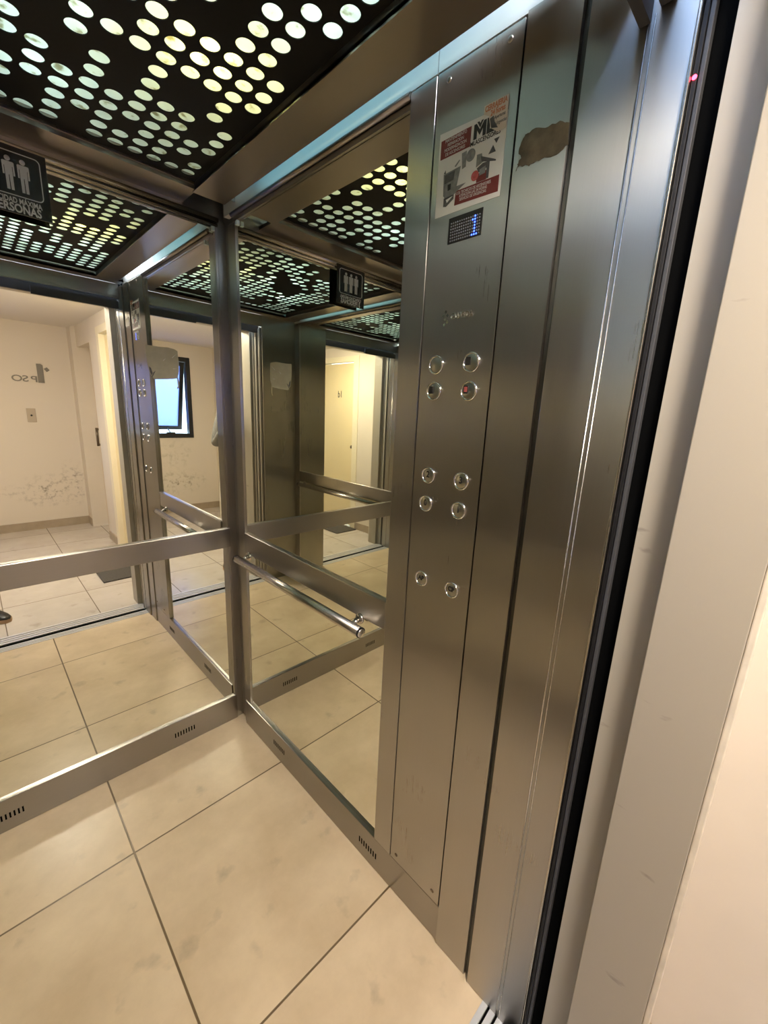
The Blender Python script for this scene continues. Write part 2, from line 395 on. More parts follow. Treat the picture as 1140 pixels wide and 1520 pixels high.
bl = boxo('baseboard_left', (-W, XL - .0075, -1.2915, -.06, 0, HS), M_STEEL_H, bev=.002)
struct(bl, 'steel skirting with vent slots under the left mirror', 'skirting')
vent_slots(bl, [((-W, -.315, .066), (0, -1, 0), .0112, 8), ((-W, -.868, .058), (0, -1, 0), .0112, 8)], (1, 0, 0))

def handrail(x, wx, y0, y1, z, label):
    s = 1 if wx > x else -1
    h = empty('handrail', (wx, (y0 + y1) / 2, z), label, 'handrail')
    MB().tube((x, y0, z), (x, y1, z), .0155, n=28).build('tube', M_TUBE, h)
    for y, d in ((y0, 1), (y1, -1)):
        c = MB().lathe((x, y, z), (0, d, 0), [(.0157, -.0005), (.0159, .0005), (.0158, .0035), (.0135, .0045), (.0125, .0045)]).build('end_cap', M_RUBBER, h)
        MB().lathe((x, y + d * .0005, z), (0, d, 0), [(.0132, 0), (.0132, .005), (.012, .0062), (0, .0066)]).build('cap_disc', M_CHROME, c)
    for y in (y0 - .035, y1 + .045):
        b = MB().tube((x + s * .012, y, z + .004), (wx - s * .008, y, z + .013), .0085, n=16)
        b.build('bracket', M_TUBE, h)
        MB().lathe((wx, y, z + .013), (-s, 0, 0), [(0, -.001), (.0165, 0), (.0165, .004), (.013, .008), (0, .009)]).build('wall_plate', M_TUBE, h)
handrail(-.039, -.0, -.11, -.878, .842, 'round steel handrail under the rail beside the button panel')
handrail(-W + .039, -W, -.11, -1.25, .842, 'round steel handrail of the left wall, seen in the right mirror')

# ------------------------------------------------------------------ button panel
tag(boxo('panel_post', (-.001, .020, Y2 + .0014, Y1 - .0005, HS + .0005, 2.109), M_STEEL, bev=.0012), 'narrow steel upright between right mirror and button panel', 'post')
cop = empty('control_panel', (0, (Y2 + Y3) / 2, HS), 'tall brushed steel button panel with blue display', 'control panel')
boxo('faceplate', (0, .020, Y3 + .0056, Y2 - .0014, HS + .001, 2.109), M_STEEL, cop, .0008)
def button(y, z, label, r=.0205, led=None, txt=None):
    b = MB().lathe((0, y, z), (-1, 0, 0), [(r, -.0006), (r, .003), (r * .96, .0046), (r * .84, .0046), (r * .79, .0026)], 40).build('button', M_CHROME, cop)
    b['label'] = label
    MB().lathe((-.0004, y, z), (-1, 0, 0), [(r * .795, 0), (r * .795, .002), (r * .74, .0028), (0, .0021)], 40).build('button_cap', M_BTN, b)
    if led:
        boxo('indicator', (-.0046, -.002, y + .0005, y + .0115, z - .0055, z + .0105), M_BLACKINK, b)
    if led == 2: boxo('lit_window', (-.0050, -.0046, y + .0022, y + .0098, z - .002, z + .0085), M_RED, b)
    if txt: text('numeral', txt, .021 if len(txt) == 1 else .0165, (-.0034, y, z + .002), (0, -1, 0), (0, 0, 1), M_BLACKINK, b, .0006, xs=.9, bold=.0005)
button(-1.055, 1.560, 'plain steel button')
button(-1.147, 1.561, 'steel button with dark window', led=1)
button(-1.054, 1.504, 'steel button with dark window', led=1)
button(-1.147, 1.504, 'steel button with red window', led=2)
for y, z, t in ((-1.055, 1.314, '2'), (-1.148, 1.313, '3'), (-1.053, 1.246, '0'), (-1.148, 1.247, '1'), (-1.056, 1.055, 'AP'), (-1.148, 1.056, 'CP')):
    button(y, z, 'clear-ringed button marked ' + t, .0195, txt=t)
dsp = boxo('display', (-.0012, .001, -1.1425, -1.062, 1.796, 1.843), M_BLACKINK, cop, .0003); dsp['label'] = 'black dot display with a blue figure 1'
mb = MB(); lit = MB()
on = {(0, 1), (1, 1), (1, 2), (0, 3), (0, 4), (0, 5), (0, 6), (0, 2), (-1, 7), (0, 7), (1, 7), (0, 8)}
on = {(11, 6), (10, 5), (11, 5), (11, 4), (11, 3), (11, 2), (11, 1), (10, 0), (11, 0), (12, 0)}
for i in range(14):
    for j in range(7):
        y = -1.069 - i * .0052; z = 1.8005 + j * .0053
        t = lit if (i, j) in on else mb
        t.lathe((-.0011, y, z), (-1, 0, 0), [(.0017, 0), (.0017, .0005), (0, .0007)], 8)
mb.build('dot_matrix', M_DOT, dsp); lit.build('lit_figure', M_BLUE, dsp)
for (y, z) in ((-1.032, .148), (-1.171, .155), (-1.037, 2.089), (-1.168, 2.091)):
    MB().lathe((0, y, z), (-1, 0, 0), [(.0055, -.0004), (.0055, .0012), (.003, .0022), (0, .0024)], 16).build('screw', M_BTN if z > 1 else M_BRONZE, cop)
text('engraved_name', 'GUARDA', .0165, (-.0004, -1.112, 1.655), (0, -1, 0), (0, 0, 1), M_CHROME, cop, .0008, xs=.82, bold=.0004)
mb = MB()
for dy, dz in ((0, .011), (.0075, .004), (-.0075, .004), (0, -.003), (.0075, -.009), (-.002, -.014)):
    c = Vector((-.0004, -1.071 - dy * .7, 1.655 + dz)); k = .0042
    mb.poly([c + Vector((0, k * .8, 0)), c + Vector((0, 0, k)), c + Vector((0, -k * .8, 0)), c - Vector((0, 0, k))], (-.0008, 0, 0))
mb.build('engraved_emblem', M_CHROME, cop)

struct(MB().poly([(-.005, Y3 - .0012, .001), (-.005, Y4 + .015, .001), (.02, Y4 + .015, .001), (.02, Y3 - .0012, .001)], (0, 0, 2.11)).build('trim_18', M_STEEL), 'plain steel panel strip right of the button panel', 'panel')
jm = MB().box(-.011, .020, Y6, Y4, 0.001, 2.111, .0015).build('trim_19', M_STEEL)
struct(jm, 'steel door jamb strip with a raised bead', 'door jamb')
MB().tube((-.011, Y5 + .0042, .002), (-.011, Y5 + .0042, 2.0), .0016, n=10).tube((-.011, Y5 - .0042, .002), (-.011, Y5 - .0042, 2.0), .0012, n=10).build('bead', M_TUBE, jm)
boxo('edge_strip', (-.0145, .015, Y6 - .004, Y6, .001, 2.111), M_TUBE, jm, .001)
sens = empty('door_sensor_strip', (0, -1.47, 0), 'black upright sensor strip with a small red light beside the steel jamb', 'sensor')
boxo('rubber_profile', (-.006, .012, -1.4675, -1.4615, .01, 2.09), M_RUBBER, sens, .001)
boxo('grey_insert', (-.003, .010, -1.474, -1.468, .01, 2.09), M_GREYP, sens, .001)
MB().lathe((-.0065, -1.4645, 1.905), (-1, 0, 0), [(.003, 0), (.0028, .001), (0, .0016)], 12).build('red_light', M_REDLED, sens)
struct(boxo('trim_20', (.013, .05, -1.55, -1.458, 0, 2.2), M_DARK), 'dark shaft gap between cabin and landing frame', 'gap')

for nm_, yy_ in (('trim_30', Y2), ('trim_31', Y3), ('trim_32', Y4)):
    struct(boxo(nm_, (.0045, .0195, yy_ - .0009, yy_ + (.0054 if yy_ == Y3 else .0009), HS + .002, 2.109), M_DARK), 'dark seam between two steel panels', 'seam')
struct(boxo('trim_33', (.004, .0198, Y4 + .001, Y4 + .0148, .001, 2.111), simple('shaded_groove_steel', (.10, .10, .09), .4, 1)), 'recessed joint beside the jamb strip, its shade painted in dark', 'seam')  # shade of the bend groove put into the colour as darker steel
# adhesive residue, poster, small advert
res = MB(); pts = []
N_ = 26
rr = random.Random(3)
base = [(-1.2081, 1.8788), (-1.21, 1.8849), (-1.215, 1.8853), (-1.2309, 1.8801), (-1.2382, 1.8808), (-1.2504, 1.8807), (-1.2645, 1.8809), (-1.2808, 1.8792), (-1.2915, 1.8832), (-1.3, 1.8865), (-1.2972, 1.9181), (-1.2843, 1.9248), (-1.2672, 1.9276), (-1.251, 1.928), (-1.2313, 1.9324), (-1.2193, 1.9299), (-1.213, 1.9203), (-1.2095, 1.9084), (-1.2162, 1.8961), (-1.2094, 1.8892)]
for (a, b), (c, d) in zip(base, base[1:] + base[:1]):
    for k in range(3):
        t = k / 3; pts.append((-.0051, a + (c - a) * t + rr.uniform(-.002, .002) * (k > 0), b + (d - b) * t + rr.uniform(-.002, .002) * (k > 0)))
res.poly(pts, (-.0007, 0, 0))
tag(res.build('adhesive_residue', M_GLUE), 'ragged brown glue stain on the steel strip beside the poster', 'glue stain')

po = empty('poster', (0, -1.1, 1.853), 'white lift company notice with maroon boxes above the display', 'poster')
XP = -.0008
MB().poly([(0, -1.0235, 1.853), (0, -1.1755, 1.852), (0, -1.1775, 1.985), (0, -1.1275, 1.9965), (0, -1.024, 2.002)], (XP, 0, 0)).build('paper', M_PAPER, po)
def pq(name, pts, mat, dx=.0004): return MB().poly([(XP, y, z) for y, z in pts], (-dx, 0, 0)).build(name, mat, po)
pq('maroon_box', [(-1.0285, 1.9885), (-1.1005, 1.9890), (-1.1000, 1.9560), (-1.0285, 1.9560)], M_MAROON)
pq('maroon_box', [(-1.0740, 1.8890), (-1.1715, 1.8875), (-1.1715, 1.8605), (-1.0720, 1.8640)], M_MAROON)
pq('maroon_box', [(-1.1210, 1.9030), (-1.1430, 1.9040), (-1.1430, 1.8885), (-1.1210, 1.8890)], M_MAROON)
TX = (XP - .0005)
for k, s_ in enumerate(('MANTENIMIENTO', 'REPARACION', 'MODERNIZACION', 'DE ASCENSORES')):
    text('small_print', s_, .0078, (TX, -1.0645, 1.9845 - k * .0078), (0, -1, 0), (0, 0, 1), M_WHITEINK, po, .0002, xs=.82)
for k, s_ in enumerate(('LOS TECNICOS DE ASCENSORES', 'ATENCION LAS 24 HORAS', 'SERVICIO DE URGENCIAS')):
    text('small_print', s_, .0072, (TX, -1.115, 1.8825 - k * .0062), (0, -1, -.03), (0, 0, 1), M_WHITEINK, po, .0002, xs=.75)
def pM(y0, y1, z0, z1):
    w = y1 - y0; h = z1 - z0
    U = ((0, 0), (0, 1), (.20, 1), (.5, .52), (.80, 1), (1, 1), (1, 0), (.74, 0), (.74, .55), (.5, .16), (.26, .55), (.26, 0))
    return [(y0 + w * a, z0 + h * b) for a, b in U]
pq('logo_letter', pM(-1.1065, -1.1335, 1.9635, 1.9880), M_BLACKINK)
pq('logo_chevron', [(-1.1130, 1.9900), (-1.1200, 1.9790), (-1.1270, 1.9900), (-1.1225, 1.9900), (-1.1200, 1.9860), (-1.1175, 1.9900)], M_BLACKINK)
pq('logo_letter', [(-1.1352, 1.9880), (-1.1415, 1.9880), (-1.1415, 1.9690), (-1.1560, 1.9690), (-1.1560, 1.9630), (-1.1352, 1.9630)], M_BLACKINK)
text('company_line', 'MLASCENSORES', .0105, (TX, -1.133, 1.9575), (0, -1, 0), (0, 0, 1), M_BLACKINK, po, .0002, xs=.86, bold=.0001)
pq('triangle', [(-1.1435, 1.9282), (-1.1592, 1.9281), (-1.1525, 1.9400)], M_GREYINK2)
pq('triangle', [(-1.1533, 1.9490), (-1.1645, 1.9491), (-1.1588, 1.9410)], M_GREYINK2)
# machine pictures: control cabinet with open door, governor wheel, winch motor
pq('picture', [(-1.0400, 1.9275), (-1.0815, 1.9300), (-1.0740, 1.8945), (-1.0420, 1.8890)], M_GREYINK)
pq('picture', [(-1.0430, 1.9250), (-1.0680, 1.9265), (-1.0660, 1.9110), (-1.0435, 1.9095)], M_GREYINK2, .0006)
pq('picture', [(-1.0520, 1.9060), (-1.0600, 1.9065), (-1.0600, 1.8960), (-1.0530, 1.8950)], M_BLACKINK, .0006)
pq('picture', [(-1.0415, 1.8900), (-1.0740, 1.8975), (-1.0960, 1.8970), (-1.0700, 1.8850), (-1.0460, 1.8845)], M_GREYINK, .0005)
pq('picture', [(-1.0440, 1.8840), (-1.0690, 1.8850), (-1.0690, 1.8770), (-1.0510, 1.8675), (-1.0440, 1.8690)], M_GREYINK2, .0005)
pq('picture', [(-1.0500, 1.8800), (-1.0670, 1.8825), (-1.0530, 1.8740)], M_PAPER, .0007)
pq('picture', [(-1.0400, 1.9290), (-1.0440, 1.9340), (-1.0450, 1.9275)], M_GREYINK2)
pq('picture', [(-1.0660, 1.9340), (-1.0770, 1.9420), (-1.0785, 1.9400), (-1.0690, 1.9320)], M_GREYINK)
pq('picture', [(-1.0820, 1.9505), (-1.0935, 1.9515), (-1.0935, 1.9250), (-1.0850, 1.9230)], M_GREYINK)
MB().lathe((XP, -1.1035, 1.9405), (-1, 0, 0), [(.0105, 0), (.0105, .0004), (.0075, .0006), (.0075, .0003), (0, .0003)], 20).build('picture', M_GREYINK, po)
pq('picture', [(-1.1180, 1.9360), (-1.1290, 1.9350), (-1.1330, 1.9200), (-1.1180, 1.9150)], M_GREYINK)
pq('picture', [(-1.1270, 1.9310), (-1.1610, 1.9150), (-1.1610, 1.9125), (-1.1300, 1.9210)], M_GREYINK2, .0006)
pq('picture', [(-1.1200, 1.9130), (-1.1330, 1.9180), (-1.1480, 1.9170), (-1.1480, 1.8895), (-1.1430, 1.8895), (-1.1420, 1.9080), (-1.1250, 1.9050)], M_GREYINK2, .0005)
pq('picture', [(-1.1270, 1.9090), (-1.1400, 1.9120), (-1.1400, 1.9000), (-1.1270, 1.8990)], M_GREYINK, .0006)
MB().lathe((XP, -1.1170, 1.9020), (-1, 0, 0), [(.0085, 0), (.0085, .0006), (.0058, .0008), (.0058, .0005), (.003, .0005), (.003, .0008), (0, .0008)], 20).build('picture', M_REDINK, po)

ad = empty('advert_sticker', (0, -1.153, 1.945), 'small cream locksmith sticker overlapping the top right corner of the lift notice', 'sticker')
MB().poly([(XP - .0012, -1.1270, 2.0090), (XP - .0012, -1.1778, 2.0080), (XP - .0012, -1.1765, 1.9580), (XP - .0012, -1.1600, 1.9574), (XP - .0012, -1.1440, 1.9690), (XP - .0012, -1.1380, 1.9900), (XP - .0012, -1.1270, 1.9960)], (-.0004, 0, 0)).build('paper', simple('cream_paper', (.60, .53, .43), .5), ad)
TA = XP - .0018
text('heading', 'CERRAJERIA', .0125, (TA, -1.152, 2.0020), (0, -1, 0), (0, 0, 1), M_ORANGE, ad, .0002, xs=.68, bold=.0003)
text('heading', '24 horas', .0125, (TA, -1.157, 1.9915), (0, -1, 0), (0, 0, 1), M_ORANGE, ad, .0002, xs=.68, bold=.0003)
text('small_print', 'Aperturas', .008, (TA, -1.162, 1.982), (0, -1, 0), (0, 0, 1), M_GREYINK2, ad, .0002, xs=.7)
text('small_print', 'Urgencias', .008, (TA, -1.166, 1.972), (0, -1, 0), (0, 0, 1), M_GREYINK, ad, .0002, xs=.7)
MB().poly([(TA + .0002, -1.141, 1.984), (TA + .0002, -1.149, 1.986), (TA + .0002, -1.152, 1.976), (TA + .0002, -1.160, 1.964), (TA + .0002, -1.146, 1.968)], (-.0003, 0, 0)).build('picture', M_GREYINK2, ad)

# ------------------------------------------------------------------ torn sticker on back mirror, capacity sign
pts = [(-.281, 1.6455), (-.24, 1.6445), (-.21, 1.6465), (-.188, 1.6435), (-.176, 1.638), (-.174, 1.60), (-.175, 1.566), (-.182, 1.5425), (-.2, 1.5385), (-.236, 1.5345), (-.262, 1.5325), (-.2665, 1.54), (-.274, 1.552), (-.2785, 1.58), (-.281, 1.61)]
st = MB().poly([(x, MX, z) for x, z in pts], (0, -.0008, 0))
tag(st.build('torn_sticker', M_STICKER), 'torn greyish paper sticker stuck on the back mirror', 'sticker')
st = bpy.data.objects['torn_sticker']
MB().poly([(x, MX, z) for x, z in ((-.1835, 1.545), (-.1795, 1.545), (-.177, 1.522), (-.179, 1.509), (-.186, 1.505), (-.1855, 1.509), (-.1815, 1.515))], (0, -.0008, 0)).build('paper_tail', M_STICKER, st)
MB().poly([(x, MX - .0009, z) for x, z in ((-.275, 1.575), (-.269, 1.570), (-.2645, 1.553), (-.268, 1.545), (-.273, 1.556))], (0, -.0004, 0)).build('tear_hole', M_GREYINK2, st)
MB().poly([(x, MX - .0009, z) for x, z in ((-.262, 1.556), (-.2545, 1.562), (-.266, 1.540), (-.268, 1.541))], (0, -.0004, 0)).build('tear_hole', M_GREYINK2, st)
for (x, z, a, l) in ((-.222, 1.604, .8, .007), (-.188, 1.620, .75, .011), (-.188, 1.575, .1, .008)):
    d = Vector((math.cos(a), 0, math.sin(a))) * l; n = Vector((-d.z, 0, d.x)).normalized() * .0011; c = Vector((x, MX - .0009, z))
    MB().poly([c - d - n, c + d, c - d + n], (0, -.0004, 0)).build('scratch', M_WHITEINK, st)

sg = empty('capacity_sign', (-.588, -.015, 1.94), 'black maximum capacity sign with three white figures on the back mirror', 'sign')
SY = -.0165
boxo('plate', (-.672, -.505, SY, SY + .003, 1.940, 2.102), M_SIGN, sg, .0005)
SR, SU = (1, 0, 0), (0, 0, 1)
def sx(u): return -.672 + u * .167
def sz(v): return 1.940 + v * .162
# rounded border
mb = MB(); cx, cz, hw, hh, r, w = -.5885, 2.036, .0695, .0525, .012, .0022
def rr_pts(hw, hh, r):
    o = []
    for sxn, szn, a0 in ((1, 1, 0), (-1, 1, 90), (-1, -1, 180), (1, -1, 270)):
        for k in range(7):
            a = math.radians(a0 + k * 15); o.append((cx + sxn * (hw - r) + r * math.cos(a), cz + szn * (hh - r) + r * math.sin(a)))
    return o
A = rr_pts(hw, hh, r); B = rr_pts(hw - w, hh - w, r - w)
bm = mb.bm
a0 = [bm.verts.new((x, SY - .0006, z)) for x, z in A]; b0 = [bm.verts.new((x, SY - .0006, z)) for x, z in B]
a1 = [bm.verts.new((x, SY, z)) for x, z in A]; b1 = [bm.verts.new((x, SY, z)) for x, z in B]
n = len(A)
for i in range(n):
    j = (i + 1) % n
    bm.faces.new((a0[i], a0[j], b0[j], b0[i])); bm.faces.new((a0[i], a1[i], a1[j], a0[j])); bm.faces.new((b0[i], b0[j], b1[j], b1[i]))
mb.build('border', M_SIGNW, sg)
for k in (-1, 0, 1):
    x = cx + k * .031; f = MB()
    f.lathe((x, SY, cz + .0335), (0, -1, 0), [(.0062, 0), (.0062, .0006), (0, .0006)], 20)
    f.poly([(x - .0125, SY, cz + .0245), (x - .0105, SY, cz + .0262), (x + .0105, SY, cz + .0262), (x + .0125, SY, cz + .0245), (x + .0125, SY, cz - .006), (x + .009, SY, cz - .006), (x + .009, SY, cz + .015), (x + .0078, SY, cz + .015), (x + .0075, SY, cz - .040), (x + .0012, SY, cz - .040), (x + .0008, SY, cz - .005), (x - .0008, SY, cz - .005), (x - .0012, SY, cz - .040), (x - .0075, SY, cz - .040), (x - .0078, SY, cz + .015), (x - .009, SY, cz + .015), (x - .009, SY, cz - .006), (x - .0125, SY, cz - .006)], (0, -.0006, 0))
    f.build('figure', M_SIGNW, sg)
text('lettering', 'CAPACIDAD MÁXIMA', .0185, (cx, SY - .0003, 1.9715), SR, SU, M_SIGNW, sg, .0003, xs=.69, bold=.0004)
text('lettering', '3 PERSONAS', .0285, (cx, SY - .0003, 1.953), SR, SU, M_SIGNW, sg, .0003, xs=.75, bold=.0008)

# ------------------------------------------------------------------ ceiling light panel
rows = {0: [0, 1, 2, 3, 4, 5, 7, 8, 9], 1: [0, 2, 3, 4, 5, 7], 2: [1, 2, 3, 5, 6, 7, 9], 3: list(range(10)), 4: [0, 2, 3, 4, 5, 6, 7, 8],
        5: [0, 2, 3, 4, 6, 8, 9], 6: [1, 4, 6, 9], 7: [1, 4, 7], 8: list(range(8)), 9: list(range(6)), 10: list(range(6)), 11: [1, 2], 12: [1, 2], 13: [1, 2], 14: [0, 1], 15: [0]}
ALL = [(5.77,1.92),(4.9,.8),(3.9,.85),(4.87,1.93),(4.82,2.99),(4.78,4.06),(3.82,3.03),(2.91,.86),(1.86,.87),(2.83,1.95),(3.76,4.06),(2.79,2.98),(1.81,1.91),(3.76,5.06),(2.78,4.06),(1.78,2.94),(.87,1.86),(3.72,6.09),(2.73,5.06),(1.74,4.03),(.78,2.89),(3.73,7.11),(1.74,4.98),(3.7,8.16),(3.67,9.15),(3.64,10.15),(2.66,8.11),(2.68,9.09),(2.64,10.08),(1.68,8.06),(.72,5.93),(1.65,9.03),(1.65,10),(1.61,11),(1.6,12.03),(1.57,13.09),(.7,6.94),(.66,7.94),(.64,8.97),(.64,10.01),(.61,11.03),(.59,12.1),(.55,13.2),(-.33,7.89),(-.34,8.89),(-.37,9.9),(3.86,12.2),(3.66,13.19),(3.56,14.11),(2.55,14.17),(2.51,15.16),(1.6,15.2),(1.51,15.92),(-.38,14.04),(4.46,9.08),(4.66,10.17),(4.64,11.22),(4.6,12.25),(5.69,10.28),(5.66,11.27),(6.69,11.32),(6.65,12.36),(5.62,13.3),(5.61,14.25),(5.57,15.33),(6.62,15.41),(6.58,16.36),(6.56,17.25),(5.58,17.4),(5.53,18.32),(4.56,16.43),(4.53,17.31),(4.51,18.21),(4.49,19.06),(3.57,16.34),(3.49,17.18),(3.45,18.1),(2.5,17.16),(6.51,20.09),(5.52,20.1)]
holes = {(i, j) for j in rows for i in rows[j]}
holes |= {(int(round(i + .32)), int(round(j - .1))) for i, j in ALL}
known = {(i, j) for i in range(0, 7) for j in range(0, 16)} | {(i, j) for i in range(7, 10) for j in range(0, 9)}
rg = random.Random(11)
for i in range(0, 18):
    for j in range(0, 22):
        if (i, j) not in known and (i, j) not in holes:
            v = math.sin(i * .9 + 1.3) + math.sin(j * .75 + i * .35) + rg.uniform(-1.0, 1.0)
            if v > -.55: holes.add((i, j))
PXL = .0483; PYL = .05165; X0 = -.1718; Y0 = -.1654; HR = .0187
lp = empty('ceiling_light_panel', (-.59, -.68, ZP), 'black ceiling sheet pierced with round holes lit from behind', 'ceiling light')
bm = bmesh.new(); vg = {}
def gv(x, y):
    k = (round(x, 5), round(y, 5))
    if k not in vg: vg[k] = bm.verts.new((x, y, ZP))
    return vg[k]
def cellc(i, j): return X0 - PXL * i, Y0 - PYL * j
NI, NJ = 18, 21
for i in range(NI):
    for j in range(NJ):
        cx_, cy_ = cellc(i, j); hx, hy = PXL / 2, PYL / 2
        if (i, j) in holes:
            K = 6; outer = []
            cs = [(cx_ + hx, cy_ + hy), (cx_ - hx, cy_ + hy), (cx_ - hx, cy_ - hy), (cx_ + hx, cy_ - hy)]
            ring = []
            for q in range(4):
                (ax, ay), (bx_, by_) = cs[q], cs[(q + 1) % 4]
                a_s = math.radians(45 + 90 * q)
                inn = [bm.verts.new((cx_ + HR * math.cos(a_s + math.pi / 2 * k / K), cy_ + HR * math.sin(a_s + math.pi / 2 * k / K), ZP)) for k in range(K)]
                ring.append((cs[q], inn))
            flat = [v for _, inn in ring for v in inn]
            for q in range(4):
                inn = ring[q][1] + [ring[(q + 1) % 4][1][0]]
                A_, B_ = gv(*cs[q]), gv(*cs[(q + 1) % 4])
                half = K // 2
                for k in range(half): bm.faces.new((A_, inn[k], inn[k + 1]))
                bm.faces.new((A_, inn[half], B_))
                for k in range(half, K): bm.faces.new((B_, inn[k], inn[k + 1]))
        else:
            bm.faces.new([gv(cx_ + a, cy_ + b) for a, b in ((hx, hy), (-hx, hy), (-hx, -hy), (hx, -hy))])
xr, xl = X0 + PXL / 2, X0 - PXL * (NI - .5); yb, yf = Y0 + PYL / 2, Y0 - PYL * (NJ - .5)
XR, XLF, YB, YF = -.1325, -W + .1325, -.1195, -1.272
def quad(p):
    bm.faces.new([bm.verts.new((x, y, ZP)) for x, y in p])
quad([(XR, YB), (xr, YB), (xr, YF), (XR, YF)]); quad([(xl, YB), (XLF, YB), (XLF, YF), (xl, YF)])
quad([(xr, YB), (xl, YB), (xl, yb), (xr, yb)]); quad([(xr, yf), (xl, yf), (xl, YF), (xr, YF)])
bmesh.ops.recalc_face_normals(bm, faces=bm.faces[:])
me = bpy.data.meshes.new('perforated_sheet'); bm.to_mesh(me); bm.free()
ps = link('perforated_sheet', me, M_BLACK, lp)
md = ps.modifiers.new('thickness', 'SOLIDIFY'); md.thickness = .002; md.offset = 0
boxo('diffuser', (-W + .137, -.137, -1.275, -.127, 2.162, 2.165), M_DIFF, lp)
box = MB(); x0, x1, y0, y1 = -W + .125, -.125, -1.2835, -.1195
box.box(x0, x1, y0, y1, 2.325, 2.330); box.box(x0, x0 + .004, y0, y1, 2.172, 2.325); box.box(x1 - .004, x1, y0, y1, 2.172, 2.325)
box.box(x0, x1, y0, y0 + .004, 2.18, 2.325); box.box(x0, x1, y1 - .004, y1, 2.18, 2.325)
box.build('light_box', M_WHITEBOX, lp)
def point(name, loc, e, col, r=.02):
    l = bpy.data.lights.new(name, 'POINT'); l.energy = e; l.color = col; l.shadow_soft_size = r
    o = bpy.data.objects.new(name, l); o.location = loc; COL.objects.link(o); o.parent = lp
    o.matrix_parent_inverse = lp.matrix_basis.inverted(); return o
KL = .17
point('warm_bulb', (-.29, -.62, 2.235), 5.2 * KL, (1, .84, .22))
for (x, y, e) in ((-.62, -.62, 5), (-.80, -.9, 5), (-.45, -.95, 4.2), (-.22, -.9, 1.5), (-.85, -.4, 3.0), (-.55, -.33, 1.6), (-.3, -1.15, 1.5)):
    point('cool_lamp', (x, y, 2.26), e * KL, (.70, .97, 1))

# coves
def cove(x, y0, y1, label):
    h = empty('cove_light', (x, (y0 + y1) / 2, 2.15), label, 'cove light')
    MB().tube((x, y0, 2.155), (x, y1, 2.155), .008, n=12).build('lamp_tube', M_COVE, h)
    boxo('lamp_holder', (x - .012, x + .012, y1 + .001, y1 + .02, 2.142, 2.17), M_WHITEBOX, h)
    boxo('lamp_holder', (x - .012, x + .012, y0 - .02, y0 - .001, 2.142, 2.17), M_WHITEBOX, h)
cove(-.062, -1.2, -.27, 'hidden blue-white lamp tube glowing above the right wall soffit')
cove(-W + .062, -1.2, -.27, 'hidden blue-white lamp tube glowing above the left wall soffit')
# small clips
for nm, loc, lab in (('mirror_clip', (-.028, .004, 2.076), 'clear plastic clip at the top corner of the back mirror'), ('mirror_clip', (.004, -.125, 2.072), 'clear plastic clip at the top corner of the right mirror')):
    x, y, z = loc
    tag(boxo(nm, (x - .006, x + .006, y - .006, y + .006, z - .008, z + .008), simple('clear_clip', (.55, .68, .68), .2), bev=.002), lab, 'clip')

# ------------------------------------------------------------------ cabin front, doors, sills, landing frame
RX = -.895
struct(boxo('wall_front', (-W - .06, RX, -D - .013, -D - .0005, 0.001, 2.34), M_STEEL, bev=.001), 'plain steel return panel left of the cabin door', 'wall')
struct(MB().box(RX, -.012, -D - .012, -D, 2.052, 2.124).box(RX, -.012, -D - .02, -D + .004, 2.046, 2.056, .001).build('trim_21', M_STEEL_H), 'steel header above the cabin door', 'header')
struct(MB().box(-.42, -.012, -1.40, -1.386, 1.992, 2.035).box(RX, -.012, -1.43, -1.41, 2.005, 2.06).build('trim_22', M_GREYP), 'dark grey door track under the header', 'track')
def door_leaf(name, x, y0, y1, label, z0=.012):
    d = empty(name, (x - .3, (y0 + y1) / 2, 0), label, 'lift door')
    boxo('leaf', (x - .33, x, y0, y1, z0, 2.04), M_STEEL, d, .0015)
    boxo('edge_strip', (x, x + .005, y0 + .002, y1 - .006, z0, 2.03), M_FRAMEP, d)
door_leaf('cabin_door_leaf', -.885, -1.402, -1.378, 'front cabin door leaf slid open behind the return panel')
door_leaf('cabin_door_leaf', -.875, -1.436, -1.412, 'rear cabin door leaf slid open behind the return panel')
door_leaf('landing_door_leaf', -.880, -1.488, -1.464, 'landing door leaf slid open beside the lift frame')
# sills
mb = MB()
for k in range(3): mb.box(-W, .0, -1.3605 - k * .021, -1.3605 - k * .021 - .0145, -.0045, .0022)
struct(mb.build('trim_23', simple('sill_aluminium', (.66, .65, .65), .42, .35)), 'grooved aluminium sill of the cabin door', 'sill')
struct(boxo('trim_24', (-W, .012, -1.562, -1.3605, -.05, -.005), M_DARK), 'dark gap between cabin and landing sills', 'gap')
mb = MB()
for k in range(4): mb.box(-W, .0, -1.456 - k * .0275, -1.456 - k * .0275 - .0205, -.0045, .0022)
struct(mb.build('trim_25', simple('sill_aluminium_landing', (.66, .65, .65), .42, .35)), 'grooved aluminium sill of the landing door', 'sill')

